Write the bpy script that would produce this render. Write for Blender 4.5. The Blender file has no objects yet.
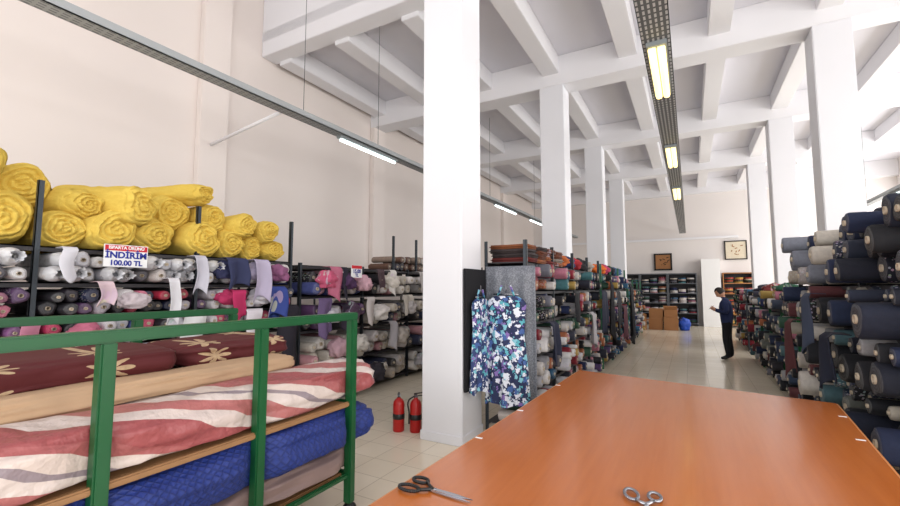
import bpy, bmesh, math, random
from mathutils import Vector, Matrix, Euler, noise
random.seed(11)
scene = bpy.context.scene
COL = scene.collection
R = random.random
def U(a, b): return random.uniform(a, b)

# ------------------------------------------------------------------ materials
def srgb(r, g, b):
    def f(c):
        c /= 255.0
        return c/12.92 if c <= 0.04045 else ((c+0.055)/1.055)**2.4
    return (f(r), f(g), f(b), 1.0)

def newmat(name):
    m = bpy.data.materials.new(name); m.use_nodes = True
    nt = m.node_tree; b = nt.nodes['Principled BSDF']
    return m, nt, b
def N(nt, t, **kw):
    n = nt.nodes.new(t)
    for k, v in kw.items(): setattr(n, k, v)
    return n
def mth(nt, op, a, b=None, c=None):
    n = nt.nodes.new('ShaderNodeMath'); n.operation = op
    for i, v in enumerate((a, b, c)):
        if v is None: continue
        if isinstance(v, (int, float)): n.inputs[i].default_value = v
        else: nt.links.new(v, n.inputs[i])
    return n.outputs[0]
def mixc(nt, fac, a, b, mode='MIX'):
    n = nt.nodes.new('ShaderNodeMix'); n.data_type = 'RGBA'; n.blend_type = mode
    for i, v in ((0, fac), (6, a), (7, b)):
        if isinstance(v, (int, float)): n.inputs[i].default_value = v
        elif isinstance(v, tuple): n.inputs[i].default_value = v
        else: nt.links.new(v, n.inputs[i])
    return n.outputs[2]
def noise_tex(nt, vec, scale, detail=3, rough=.5):
    n = nt.nodes.new('ShaderNodeTexNoise'); n.inputs['Scale'].default_value = scale
    n.inputs['Detail'].default_value = detail; n.inputs['Roughness'].default_value = rough
    if vec is not None: nt.links.new(vec, n.inputs['Vector'])
    return n.outputs['Fac']
def coord(nt, which='Object'):
    return nt.nodes.new('ShaderNodeTexCoord').outputs[which]
def bump(nt, b, h, strength=.3, dist=.02):
    n = nt.nodes.new('ShaderNodeBump'); n.inputs['Strength'].default_value = strength
    n.inputs['Distance'].default_value = dist
    nt.links.new(h, n.inputs['Height']); nt.links.new(n.outputs[0], b.inputs['Normal'])

def plain(name, col, rough=.6, metal=0, var=.06, scale=6, bmp=0):
    m, nt, b = newmat(name)
    c = coord(nt); f = noise_tex(nt, c, scale)
    dark = tuple(x*(1-var*2) for x in col[:3])+(1,)
    nt.links.new(mixc(nt, f, dark, col), b.inputs['Base Color'])
    b.inputs['Roughness'].default_value = rough; b.inputs['Metallic'].default_value = metal
    if bmp: bump(nt, b, noise_tex(nt, c, 60), bmp, .004)
    return m

M = {}
M['wall_left'] = plain('plaster_warm', srgb(234, 224, 218), .85, var=.03, scale=.7, bmp=.15)
M['wall'] = plain('plaster_white', srgb(231, 225, 222), .85, var=.03, scale=.8, bmp=.15)
M['ceil'] = plain('ceiling_paint', srgb(224, 223, 230), .9, var=.04, scale=.8)
M['beam'] = plain('beam_paint', srgb(234, 233, 236), .85, var=.02, scale=.8)
M['column'] = plain('column_paint', srgb(230, 230, 234), .75, var=.02, scale=1.2)
M['green'] = plain('green_enamel', srgb(20, 88, 48), .35, var=.1, scale=9)
M['green_pale'] = plain('pale_green_steel', srgb(60, 120, 90), .45, var=.1)
M['steel'] = plain('grey_steel', srgb(60, 66, 72), .45, .5, var=.1, scale=15)
M['shelfboard'] = plain('shelf_board_dark', srgb(50, 48, 52), .6, var=.1)
M['plank'] = plain('pine_plank', srgb(160, 118, 78), .6, var=.15, scale=12)
M['black'] = plain('black_plastic', srgb(22, 22, 24), .4)
M['chrome'] = plain('polished_steel', srgb(170, 170, 176), .25, 1, var=.03)
M['card'] = plain('cardboard', srgb(166, 116, 74), .85, var=.08)
M['tube'] = plain('cardboard_core', srgb(205, 190, 168), .8, var=.1)
M['white'] = plain('white_card', srgb(240, 240, 240), .6, var=.01)
M['tanprint'] = plain('tan_print', srgb(226, 214, 190), .6, var=.08, scale=8)
M['wrap'] = plain('white_plastic_wrap', srgb(236, 236, 240), .3, var=.12, scale=30)
M['red'] = plain('red_enamel', srgb(180, 24, 22), .3, var=.05)
M['redink'] = plain('red_ink', srgb(205, 20, 40), .6)
M['blueink'] = plain('blue_ink', srgb(20, 40, 150), .6)
M['trunk'] = plain('trunking_metal', srgb(140, 146, 148), .5, .3, var=.05)
M['backrack'] = plain('back_rack_grey', srgb(96, 100, 106), .5, .3, var=.05)
M['navy'] = plain('navy_cloth', srgb(20, 26, 46), .9, var=.15, scale=15)
M['jacket'] = plain('navy_jacket', srgb(36, 48, 88), .9, var=.15, scale=15)
M['dark'] = plain('dark_cloth', srgb(20, 20, 26), .9, var=.15, scale=15)
M['skin'] = plain('skin', srgb(198, 146, 118), .55, var=.04)
M['hair'] = plain('dark_hair', srgb(38, 30, 26), .7, var=.2, scale=40)
M['blue'] = plain('blue_plastic', srgb(30, 80, 190), .5)
M['woodshelf'] = plain('warm_wood', srgb(176, 120, 70), .5, var=.15, scale=8)

def emis(name, col, s):
    m, nt, b = newmat(name)
    b.inputs['Base Color'].default_value = col
    b.inputs['Emission Color'].default_value = col
    b.inputs['Emission Strength'].default_value = s
    return m
M['tube_white'] = emis('lit_tube_white', (0.85, 1, .98, 1), 6)
M['tube_warm'] = emis('lit_tube_warm', (1, .80, .34, 1), 2.2)

# floor tiles
m, nt, b = newmat('floor_tiles')
mp = N(nt, 'ShaderNodeMapping'); nt.links.new(coord(nt), mp.inputs['Vector'])
br = N(nt, 'ShaderNodeTexBrick'); br.offset = 0; br.squash = 1
br.inputs['Scale'].default_value = 1.0; br.inputs['Brick Width'].default_value = .33
br.inputs['Row Height'].default_value = .33; br.inputs['Mortar Size'].default_value = .004
br.inputs['Mortar Smooth'].default_value = .3; br.inputs['Bias'].default_value = 0
br.inputs['Color1'].default_value = srgb(244, 234, 214); br.inputs['Color2'].default_value = srgb(236, 225, 204)
br.inputs['Mortar'].default_value = srgb(196, 184, 162)
nt.links.new(mp.outputs[0], br.inputs['Vector'])
f = noise_tex(nt, coord(nt), 5, 5)
nt.links.new(mixc(nt, mth(nt, 'MULTIPLY', f, .18), br.outputs['Color'], srgb(204, 186, 156)), b.inputs['Base Color'])
b.inputs['Roughness'].default_value = .15
M['floor'] = m

# lacquered table wood
m, nt, b = newmat('orange_lacquered_wood')
mp = N(nt, 'ShaderNodeMapping'); mp.inputs['Scale'].default_value = (14, .8, 1)
nt.links.new(coord(nt), mp.inputs['Vector'])
g = noise_tex(nt, mp.outputs[0], 2.2, 6, .6)
g2 = noise_tex(nt, coord(nt), .9, 2)
c = mixc(nt, g, srgb(168, 88, 32), srgb(198, 114, 50))
c = mixc(nt, mth(nt, 'MULTIPLY', g2, .4), c, srgb(180, 96, 38))
nt.links.new(c, b.inputs['Base Color'])
b.inputs['Roughness'].default_value = .24
b.inputs['Coat Weight'].default_value = .25; b.inputs['Coat Roughness'].default_value = .12
M['table'] = m
M['tedge'] = plain('table_edge_band', srgb(206, 140, 84), .4)

def traymat(name, base, hole):
    m, nt, b = newmat(name)
    sp = N(nt, 'ShaderNodeSeparateXYZ'); nt.links.new(coord(nt), sp.inputs[0])
    fx = mth(nt, 'FRACT', mth(nt, 'MULTIPLY', sp.outputs[0], 22)); fy = mth(nt, 'FRACT', mth(nt, 'MULTIPLY', sp.outputs[1], 12))
    hx = mth(nt, 'LESS_THAN', mth(nt, 'ABSOLUTE', mth(nt, 'SUBTRACT', fx, .5)), .22)
    hy = mth(nt, 'LESS_THAN', mth(nt, 'ABSOLUTE', mth(nt, 'SUBTRACT', fy, .5)), .34)
    h = mth(nt, 'MULTIPLY', hx, hy)
    nt.links.new(mixc(nt, h, base, hole), b.inputs['Base Color'])
    b.inputs['Roughness'].default_value = .5
    return m
M['tray'] = traymat('perforated_tray', srgb(88, 90, 92), srgb(190, 190, 190))
M['traylight'] = traymat('perforated_tray_light', srgb(160, 164, 166), srgb(110, 114, 118))

def fabric_mats(suffix, use_attr):
    def colsrc(nt):
        if use_attr:
            a = N(nt, 'ShaderNodeAttribute'); a.attribute_name = 'Col'
            return a.outputs['Color'], None
        o = N(nt, 'ShaderNodeObjectInfo'); return o.outputs['Color'], o.outputs['Random']
    m, nt, b = newmat('fabric_'+suffix)
    c, rnd = colsrc(nt)
    co = coord(nt)
    sc = N(nt, 'ShaderNodeMapping'); sc.inputs['Scale'].default_value = (8, 1.4, 1.4); nt.links.new(co, sc.inputs['Vector'])
    f = noise_tex(nt, sc.outputs[0], 2.5, 3)
    col = mixc(nt, mth(nt, 'MULTIPLY', f, .6), c, mixc(nt, 1.0, c, (.4, .4, .43, 1), 'MULTIPLY'))
    if rnd is not None:
        vo = N(nt, 'ShaderNodeTexVoronoi'); vo.inputs['Scale'].default_value = 3.2
        nt.links.new(sc.outputs[0], vo.inputs['Vector'])
        pat = mth(nt, 'MULTIPLY', mth(nt, 'LESS_THAN', vo.outputs['Distance'], .36), mth(nt, 'GREATER_THAN', rnd, .8))
        alt = mixc(nt, .7, vo.outputs['Color'], (.6, .58, .58, 1))
        col = mixc(nt, mth(nt, 'MULTIPLY', pat, .5), col, alt)
    nt.links.new(col, b.inputs['Base Color']); b.inputs['Roughness'].default_value = .85
    bump(nt, b, f, .4, .01)
    m2, nt, b = newmat('fabric_end_'+suffix)
    c, rnd = colsrc(nt)
    if use_attr:
        f = noise_tex(nt, coord(nt), 60, 2)
        col = mixc(nt, f, mixc(nt, 1, c, (.5, .5, .5, 1), 'MULTIPLY'), mixc(nt, .2, c, (.7, .7, .7, 1)))
    else:
        sp = N(nt, 'ShaderNodeSeparateXYZ'); nt.links.new(coord(nt), sp.inputs[0])
        r = mth(nt, 'SQRT', mth(nt, 'ADD', mth(nt, 'POWER', mth(nt, 'ABSOLUTE', sp.outputs[1]), 2), mth(nt, 'POWER', mth(nt, 'ABSOLUTE', sp.outputs[2]), 2)))
        th = mth(nt, 'DIVIDE', mth(nt, 'ARCTAN2', sp.outputs[1], sp.outputs[2]), 6.2832)
        s = mth(nt, 'FRACT', mth(nt, 'ADD', mth(nt, 'MULTIPLY', r, 6.0), th))
        s = mth(nt, 'ADD', mth(nt, 'MULTIPLY', s, .5), mth(nt, 'MULTIPLY', noise_tex(nt, coord(nt), 5, 2), .6))
        col = mixc(nt, s, mixc(nt, 1, c, (.45, .45, .47, 1), 'MULTIPLY'), mixc(nt, .12, c, (.8, .8, .8, 1)))
    nt.links.new(col, b.inputs['Base Color']); b.inputs['Roughness'].default_value = .9
    return m, m2
M['fab'], M['fabend'] = fabric_mats('rolled', False)
M['fabA'], M['fabendA'] = fabric_mats('rolled_mass', True)

m, nt, b = newmat('yellow_foam')
f = noise_tex(nt, coord(nt), 5, 6, .7)
f2 = noise_tex(nt, coord(nt), 26, 4, .75)
fm = mth(nt, 'ADD', mth(nt, 'MULTIPLY', f, .5), mth(nt, 'MULTIPLY', f2, .5))
nt.links.new(mixc(nt, fm, srgb(204, 158, 48), srgb(255, 232, 124)), b.inputs['Base Color'])
b.inputs['Roughness'].default_value = 1.0; b.inputs['Specular IOR Level'].default_value = .05
bump(nt, b, f2, .5, .03)
M['foam'] = m
def uvxy(nt):
    sp = N(nt, 'ShaderNodeSeparateXYZ'); nt.links.new(coord(nt, 'UV'), sp.inputs[0]); return sp.outputs[0], sp.outputs[1]
m, nt, b = newmat('striped_satin')
u, v = uvxy(nt)
s = mth(nt, 'ADD', mth(nt, 'MULTIPLY', v, 2.0), mth(nt, 'MULTIPLY', u, .75))
s = mth(nt, 'ADD', s, mth(nt, 'MULTIPLY', noise_tex(nt, coord(nt), 1.6, 1), .10))
s = mth(nt, 'FRACT', s)
cr = N(nt, 'ShaderNodeValToRGB'); cr.color_ramp.interpolation = 'CONSTANT'
e = cr.color_ramp.elements; e[0].color = srgb(154, 78, 80); e[0].position = 0
e[1].position = .26; e[1].color = srgb(206, 190, 184)
for p, c in ((.42, srgb(170, 102, 100)), (.60, srgb(208, 194, 188)), (.72, srgb(142, 128, 134)), (.78, srgb(208, 192, 184)), (.9, srgb(164, 92, 92))):
    x = e.new(p); x.color = c
nt.links.new(s, cr.inputs[0]); nt.links.new(cr.outputs[0], b.inputs['Base Color'])
b.inputs['Roughness'].default_value = .45
bump(nt, b, noise_tex(nt, coord(nt), 7, 4), .7, .06)
M['stripe'] = m
m, nt, b = newmat('blue_quilt')
u, v = uvxy(nt)
wv = mth(nt, 'MULTIPLY', noise_tex(nt, coord(nt), 3, 2), 4.0)
A = mth(nt, 'ABSOLUTE', mth(nt, 'SINE', mth(nt, 'ADD', mth(nt, 'ADD', mth(nt, 'MULTIPLY', u, 70), mth(nt, 'MULTIPLY', v, 70)), wv)))
B = mth(nt, 'ABSOLUTE', mth(nt, 'SINE', mth(nt, 'ADD', mth(nt, 'SUBTRACT', mth(nt, 'MULTIPLY', u, 70), mth(nt, 'MULTIPLY', v, 70)), wv)))
q = mth(nt, 'POWER', mth(nt, 'MINIMUM', A, B), .35)
nt.links.new(mixc(nt, q, srgb(18, 30, 84), srgb(30, 52, 128)), b.inputs['Base Color'])
b.inputs['Roughness'].default_value = .65; bump(nt, b, q, .35, .02)
M['quilt'] = m
m, nt, b = newmat('burgundy_damask')
u, v = uvxy(nt)
def motif(uo, vo_, R0, R1, lobes):
    uu = mth(nt, 'ADD', mth(nt, 'MULTIPLY', u, 2.2), uo)
    cell = mth(nt, 'FLOOR', uu)
    px = mth(nt, 'MULTIPLY', mth(nt, 'SUBTRACT', mth(nt, 'FRACT', uu), .5), .45)
    vv = mth(nt, 'ADD', mth(nt, 'ADD', mth(nt, 'MULTIPLY', v, 5.0), mth(nt, 'MULTIPLY', cell, .5)), vo_)
    py = mth(nt, 'MULTIPLY', mth(nt, 'SUBTRACT', mth(nt, 'FRACT', vv), .5), .26)
    r = mth(nt, 'SQRT', mth(nt, 'ADD', mth(nt, 'MULTIPLY', px, px), mth(nt, 'MULTIPLY', py, py)))
    th = mth(nt, 'ARCTAN2', py, mth(nt, 'MULTIPLY', px, .7))
    k = mth(nt, 'POWER', mth(nt, 'ABSOLUTE', mth(nt, 'COSINE', mth(nt, 'MULTIPLY', th, lobes))), 1.3)
    return mth(nt, 'LESS_THAN', r, mth(nt, 'ADD', mth(nt, 'MULTIPLY', k, R1), R0))
p = motif(0, 0, .015, .095, 3.5)
p = mth(nt, 'MULTIPLY', p, mth(nt, 'ADD', mth(nt, 'MULTIPLY', noise_tex(nt, coord(nt), 30, 2), .8), .3))
nt.links.new(mixc(nt, p, srgb(84, 22, 26), srgb(208, 182, 144)), b.inputs['Base Color'])
b.inputs['Roughness'].default_value = .8; M['damask'] = m
M['tan'] = plain('tan_velvet', srgb(200, 166, 132), .85, var=.16, scale=3, bmp=.2)
M['cream'] = plain('cream_cloth', srgb(214, 200, 176), .85, var=.14, scale=3, bmp=.2)
M['mauve'] = plain('mauve_satin', srgb(158, 134, 130), .5, var=.2, scale=4)
def floral(name, base, dens, sc):
    m, nt, b = newmat(name)
    co = coord(nt)
    dn = N(nt, 'ShaderNodeTexNoise'); dn.inputs['Scale'].default_value = sc*1.3; nt.links.new(co, dn.inputs['Vector'])
    va = N(nt, 'ShaderNodeVectorMath'); va.operation = 'MULTIPLY_ADD'; va.inputs[1].default_value = (.12, .12, .12)
    nt.links.new(dn.outputs['Color'], va.inputs[0]); nt.links.new(co, va.inputs[2])
    vo = N(nt, 'ShaderNodeTexVoronoi'); vo.inputs['Scale'].default_value = sc; nt.links.new(va.outputs[0], vo.inputs['Vector'])
    sp = N(nt, 'ShaderNodeSeparateColor'); nt.links.new(vo.outputs['Color'], sp.inputs[0])
    cr = N(nt, 'ShaderNodeValToRGB'); cr.color_ramp.interpolation = 'CONSTANT'
    e = cr.color_ramp.elements; e[0].color = srgb(70, 100, 160); e[0].position = 0; e[1].position = .16; e[1].color = srgb(226, 230, 240)
    for p, c in ((.38, srgb(90, 172, 186)), (.5, srgb(34, 42, 80)), (.6, srgb(224, 226, 238)), (.74, srgb(130, 104, 170)), (.86, srgb(130, 190, 206))):
        x = e.new(p); x.color = c
    nt.links.new(sp.outputs[0], cr.inputs[0])
    k = mth(nt, 'LESS_THAN', vo.outputs['Distance'], dens)
    nt.links.new(mixc(nt, k, base, cr.outputs[0]), b.inputs['Base Color']); b.inputs['Roughness'].default_value = .75
    return m
M['floral'] = floral('floral_print', srgb(36, 46, 84), .56, 17)
M['floral2'] = floral('floral_print_blue', srgb(44, 60, 106), .54, 18)
m, nt, b = newmat('speckled_grey')
f = noise_tex(nt, coord(nt), 70, 2)
nt.links.new(mixc(nt, mth(nt, 'GREATER_THAN', f, .52), srgb(104, 108, 116), srgb(130, 132, 140)), b.inputs['Base Color'])
M['speck'] = m

# ------------------------------------------------------------------ builders
def tag(o, label=None, cat=None, group=None, kind=None):
    if label: o['label'] = label
    if cat: o['category'] = cat
    if group: o['group'] = group
    if kind: o['kind'] = kind
    return o
def mkobj(name, me, parent=None, loc=(0, 0, 0), rot=(0, 0, 0), scale=(1, 1, 1)):
    o = bpy.data.objects.new(name, me); COL.objects.link(o)
    o.location = loc; o.rotation_euler = rot; o.scale = scale
    if parent is not None: o.parent = parent
    return o
def empty(name, loc, rot=(0, 0, 0)):
    o = bpy.data.objects.new(name, None); COL.objects.link(o); o.location = loc; o.rotation_euler = rot
    o.empty_display_size = .1
    return o
def mesh_from(name, verts, faces, mats, smooth=False, mi=None):
    me = bpy.data.meshes.new(name); me.from_pydata(verts, [], faces)
    for m_ in mats: me.materials.append(m_)
    if smooth: me.polygons.foreach_set('use_smooth', [True]*len(me.polygons))
    if mi: me.polygons.foreach_set('material_index', mi)
    me.update(); return me
def bm_mesh(name, bm, mats, smooth=False):
    me = bpy.data.meshes.new(name); bm.to_mesh(me); bm.free()
    for m_ in mats: me.materials.append(m_)
    if smooth: me.polygons.foreach_set('use_smooth', [True]*len(me.polygons))
    return me
def curve_mesh(name, cu, parent=None, loc=(0, 0, 0), rot=(0, 0, 0)):
    t_ = bpy.data.objects.new('tmp', cu); COL.objects.link(t_)
    dg = bpy.context.evaluated_depsgraph_get(); dg.update()
    me = bpy.data.meshes.new_from_object(t_.evaluated_get(dg), depsgraph=dg)
    bpy.data.objects.remove(t_)
    return mkobj(name, me, parent, loc, rot)
def bm_box(bm, lo, hi, bevel=0):
    r = bmesh.ops.create_cube(bm, size=1)
    vs = r['verts']
    for v in vs:
        v.co = Vector([(lo[i]+hi[i])/2 + v.co[i]*(hi[i]-lo[i]) for i in range(3)])
    if bevel:
        es = list({e for v in vs for e in v.link_edges})
        bmesh.ops.bevel(bm, geom=es, offset=bevel, segments=2, affect='EDGES')
def box(name, lo, hi, mat, parent=None, bevel=.004):
    c = [(lo[i]+hi[i])/2 for i in range(3)]
    bm = bmesh.new(); bm_box(bm, [lo[i]-c[i] for i in range(3)], [hi[i]-c[i] for i in range(3)], bevel)
    return mkobj(name, bm_mesh(name, bm, [mat]), parent, c)
def cyl_between(bm, a, b_, r, seg=12, r2=None):
    a = Vector(a); b_ = Vector(b_); d = b_-a
    q = Vector((0, 0, 1)).rotation_difference(d.normalized())
    mt = Matrix.Translation((a+b_)/2) @ q.to_matrix().to_4x4()
    bmesh.ops.create_cone(bm, cap_ends=True, segments=seg, radius1=r, radius2=r if r2 is None else r2, depth=d.length, matrix=mt)
def tube(name, a, b_, r, mat, parent=None, seg=12, r2=None):
    bm = bmesh.new(); cyl_between(bm, a, b_, r, seg, r2)
    return mkobj(name, bm_mesh(name, bm, [mat], True), parent)
def lathe(name, prof, mat, seg=24, parent=None, loc=(0, 0, 0)):
    verts = []; faces = []
    n = len(prof)
    for i in range(seg):
        a = 2*math.pi*i/seg
        for r, z in prof: verts.append((r*math.cos(a), r*math.sin(a), z))
    for i in range(seg):
        j = (i+1) % seg
        for k in range(n-1): faces.append((i*n+k, j*n+k, j*n+k+1, i*n+k+1))
    return mkobj(name, mesh_from(name, verts, faces, [mat], True), parent, loc)

# ------------------------------------------------------------------ room shell
# the bay nearest the entrance (Y < YH) has a higher ceiling than the coffered hall behind it
XL, XR, YB, YF, ZC, YH, ZH = -7.22, 7.0, -3.0, 22.2, 6.5, 5.32, 8.2
def struct(name, lo, hi, mat, bevel=0):
    o = box(name, lo, hi, mat, None, bevel); o['kind'] = 'structure'; return o
struct('floor', (XL-.2, YB, -.2), (XR+.2, YF+.2, 0), M['floor'])
bm = bmesh.new(); bm_box(bm, (XL-.2, YH, ZC), (XR+.2, YF+.2, ZC+.2)); bm_box(bm, (XL-.2, YB, ZH), (XR+.2, YH+.2, ZH+.2))
o = mkobj('ceiling', bm_mesh('ceiling', bm, [M['ceil']])); o['kind'] = 'structure'
bm = bmesh.new(); bm_box(bm, (XL-.2, YB, 0), (XL, YF, ZC)); bm_box(bm, (XL-.2, YB, ZC), (XL, YH+.3, ZH))
o = mkobj('wall_left', bm_mesh('wall_left', bm, [M['wall_left']])); o['kind'] = 'structure'
struct('wall_far', (XL, YF, 0), (XR, YF+.2, ZC), M['wall'])
bm = bmesh.new()
bm_box(bm, (XR, YB, 0), (XR+.2, YF, 1.0)); bm_box(bm, (XR, YB, 5.2), (XR+.2, YF, ZC)); bm_box(bm, (XR, YB, ZC), (XR+.2, YH+.3, ZH))
rowsY = [-.4, 4.1, 8.65, 13.1, 17.6]
edges = [YB, -.4, .1, 4.1, 4.6, 8.65, 9.15, 13.1, 13.6, 17.6, 18.1, YF]
wins = []
for i in range(0, len(edges)-1):
    if i % 2 == 1: bm_box(bm, (XR, edges[i]-.3, 1.0), (XR+.2, edges[i+1]+.3, 5.2))
    else: wins.append((edges[i]+.3, edges[i+1]-.3))
o = mkobj('wall_right', bm_mesh('wall_right', bm, [M['wall']])); o['kind'] = 'structure'
for i, (a, b_) in enumerate(wins):
    bm = bmesh.new()
    for y in (a, (a+b_)/2, b_): bm_box(bm, (XR+.05, y-.03, 1.0), (XR+.12, y+.03, 5.2))
    for z in (1.03, 3.1, 5.17): bm_box(bm, (XR+.05, a, z-.03), (XR+.12, b_, z+.03))
    o = mkobj('window_%d' % (i+1), bm_mesh('window', bm, [M['white']])); o['kind'] = 'structure'  # unseen windows, added to the right wall to go with its lamps
t = 1
for y in rowsY[2:]+[21.95]:
    struct('trim_%d' % t, (XL, y, 5.87), (XR, y+.5, ZC), M['beam'], .01); t += 1
struct('trim_%d' % t, (XL, YH, 6.2), (XR, YH+.35, ZH), M['beam'], .01); t += 1
for x in (-6.9, -5.4, -3.9, -2.39, -.88, .62, 2.12, 3.7, 5.3):
    struct('trim_%d' % t, (x-.17, YH+.3, 6.12), (x+.17, YF, ZC), M['beam'], .01); t += 1
for y in rowsY:
    struct('trim_%d' % t, (XL, y, 0), (XL+.13, y+.5, ZH if y < 5 else 5.87), M['wall_left'], .01); t += 1
struct('trim_%d' % t, (XL, YF-.12, 3.82), (1.9, YF, 3.92), M['beam'], .01); t += 1
struct('baseboard_left', (XL, YB, 0), (XL+.02, YF, .1), M['tedge'])
for cx in (-2.64, 1.88):
    for y in rowsY[1:]:
        h_ = ZH if y < 5 else 5.87
        bm = bmesh.new(); bm_box(bm, (-.25, -.25, 0), (.25, .25, h_), .012)
        bm_box(bm, (-.262, -.262, 0), (.262, .262, .1), .005)
        o = mkobj('column', bm_mesh('column', bm, [M['column']]), None, (cx+.25, y+.25, 0))
        tag(o, 'white painted square concrete column reaching the ceiling beams', 'column', 'structural columns', 'structure')

# ------------------------------------------------------------------ lighting rails
def rail(x, z, w, y0, y1, lamps, mat, lampmat, label, lw, wires):
    e = empty('lighting_rail', (x, y0, z))
    tag(e, label, 'ceiling light')
    L = y1-y0
    bm = bmesh.new()
    bm_box(bm, (-w/2, 0, 0), (w/2, L, .012)); bm_box(bm, (-w/2, 0, 0), (-w/2+.008, L, .09)); bm_box(bm, (w/2-.008, 0, 0), (w/2, L, .09))
    ct = mkobj('cable_tray', bm_mesh('cable_tray', bm, [mat]), e)
    for (a, b_) in lamps:
        box('lamp_housing', (-lw/2-.01, a-y0-.04, -.05), (lw/2+.01, b_-y0+.04, -.001), M['trunk'], e)
        bm = bmesh.new()
        for sx in ((-lw/4, lw/4) if lw > .12 else (0,)):
            cyl_between(bm, (sx, a-y0, -.07), (sx, b_-y0, -.07), lw/4.6 if lw > .12 else .022, 12)
        mkobj('fluorescent_tube', bm_mesh('fluorescent_tube', bm, [lampmat], True), e)
    for y in wires:
        tube('suspension_wire', (0, y-y0, .01), (0, y-y0, (ZH if y < YH else ZC)-z), .004, M['steel'], e, 6)
    return e
rail(-4.83, 4.1, .18, -2.5, 21.5, [(5.05, 6.5), (11.4, 13.05), (14.5, 16)], M['traylight'], M['tube_white'],
     'long grey suspended lighting rail with white fluorescent tubes', .08, [4.28, 6.0, 11.0, 15.0])
rail(-.2, 4.1, .26, -2.5, 21.9, [(4.6, 5.8), (8.15, 9.35), (11.65, 12.85)], M['tray'], M['tube_warm'],
     'perforated dark metal lighting tray with warm glowing lamps', .17, [3.0, 7.0, 11, 15, 19])
rail(4.68, 4.1, .18, -2.5, 21.5, [(8, 9.4), (13.5, 15.2)], M['traylight'], M['tube_white'],
     'long grey suspended lighting rail with white fluorescent tubes', .08, [4.6, 17])
s_ = tube('wall_strut', (-7.09, 4.3, 4.1), (-4.93, 4.0, 4.14), .025, M['beam'])
tag(s_, 'thin metal bracing bar from the wall pilaster to the lighting rail', 'bracket')

# ------------------------------------------------------------------ shelving
def shelving(x0, x1, ys, levels, ptop, label, pm='steel', sm='shelfboard', name='shelving_unit'):
    cx, cy = (x0+x1)/2, (ys[0]+ys[-1])/2
    e = empty(name, (cx, cy, 0)); tag(e, label, 'shelving')
    s = .04
    for y in ys:
        for x, sx in ((x0, 1), (x1, -1)):
            bm = bmesh.new()
            bm_box(bm, (x-cx, y-cy-s/2, 0), (x-cx+sx*.006, y-cy+s/2, ptop)) if sx > 0 else bm_box(bm, (x-cx-.006, y-cy-s/2, 0), (x-cx, y-cy+s/2, ptop))
            lo = min(x-cx, x-cx+sx*s); hi = max(x-cx, x-cx+sx*s)
            bm_box(bm, (lo, y-cy-s/2, 0), (hi, y-cy-s/2+.006, ptop))
            mkobj('upright', bm_mesh('upright', bm, [M[pm]]), e)
    for z in levels:
        bm = bmesh.new()
        bm_box(bm, (x0-cx+.008, ys[0]-cy, z-.012), (x1-cx-.008, ys[-1]-cy, z))
        bm_box(bm, (x0-cx+.008, ys[0]-cy, z-.045), (x0-cx+.016, ys[-1]-cy, z)); bm_box(bm, (x1-cx-.016, ys[0]-cy, z-.045), (x1-cx-.008, ys[-1]-cy, z))
        mkobj('shelf_board', bm_mesh('shelf_board', bm, [M[sm]]), e)
    return e

# ------------------------------------------------------------------ fabric rolls
def roll_geom(seg, seed):
    rnd = random.Random(seed)
    ph = [rnd.uniform(0, 6.28) for _ in range(4)]; am = [rnd.uniform(.03, .11) for _ in range(3)]
    prof = [(-1, .25, 0), (-1, .93, 0), (-.985, 1, 0), (-.5, 1.0, 0), (-.04, 1, 0), (-.008, .92, 1), (.0, .6, 1), (-.006, .24, 1)]
    verts = []; faces = []; mi = []
    n = len(prof)
    for i in range(seg):
        a = 2*math.pi*i/seg
        k = 1-.08+am[0]*math.sin(2*a+ph[0])+am[1]*math.sin(3*a+ph[1])+.5*am[2]*math.sin(5*a+ph[2])
        for x, r, _ in prof:
            rr = r*(k if r > .3 else 1)
            wob = .03*math.sin(9*x+ph[3])*r if r > .3 else 0
            verts.append((x, rr*math.cos(a)+wob, rr*math.sin(a)))
    for i in range(seg):
        j = (i+1) % seg
        for q in range(n-1):
            faces.append((i*n+q, i*n+q+1, j*n+q+1, j*n+q)); mi.append(1 if q >= 5 else 0)
    return verts, faces, mi
def tube_geom(seg):
    prof = [(-.3, .25), (.015, .25), (.015, .18), (-.25, .18), (-.25, .0)]
    verts = []; faces = []; n = len(prof)
    for i in range(seg):
        a = 2*math.pi*i/seg
        for x, r in prof: verts.append((x, r*math.cos(a), r*math.sin(a)))
    for i in range(seg):
        j = (i+1) % seg
        for q in range(n-1): faces.append((i*n+q, i*n+q+1, j*n+q+1, j*n+q))
    return verts, faces
RV = []
for s in range(8):
    v, f, mi = roll_geom(22, s)
    RV.append(mesh_from('fabric_roll', v, f, [M['fab'], M['fabend']], True, mi))
v, f = tube_geom(16); TUBE = mesh_from('cardboard_tube', v, f, [M['tube']], True)
def wrap_mesh(seed):
    rnd = random.Random(seed); seg = 26; verts = []; faces = []
    prof = [(-.06, 1.02), (.0, .96), (.03, .6), (.055, .33), (.075, .30), (.105, .5), (.13, .62)]
    n = len(prof); ph = rnd.uniform(0, 6)
    for i in range(seg):
        a = 2*math.pi*i/seg
        for k, (x, r) in enumerate(prof):
            q = r*(1+.16*(k > 1)*math.sin(7*a+ph+k)+.08*(k > 1)*math.sin(3*a+k))
            verts.append((x+.012*(k > 4)*math.sin(5*a+ph), q*math.cos(a), q*math.sin(a)))
    for i in range(seg):
        j = (i+1) % seg
        for k in range(n-1): faces.append((i*n+k, i*n+k+1, j*n+k+1, j*n+k))
    return mesh_from('plastic_wrap', verts, faces, [M['wrap']], True)
WR = [wrap_mesh(i) for i in range(4)]
LOWR = [roll_geom(12, s) for s in range(4)]
LOWT = tube_geom(8)
specs = []
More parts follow.
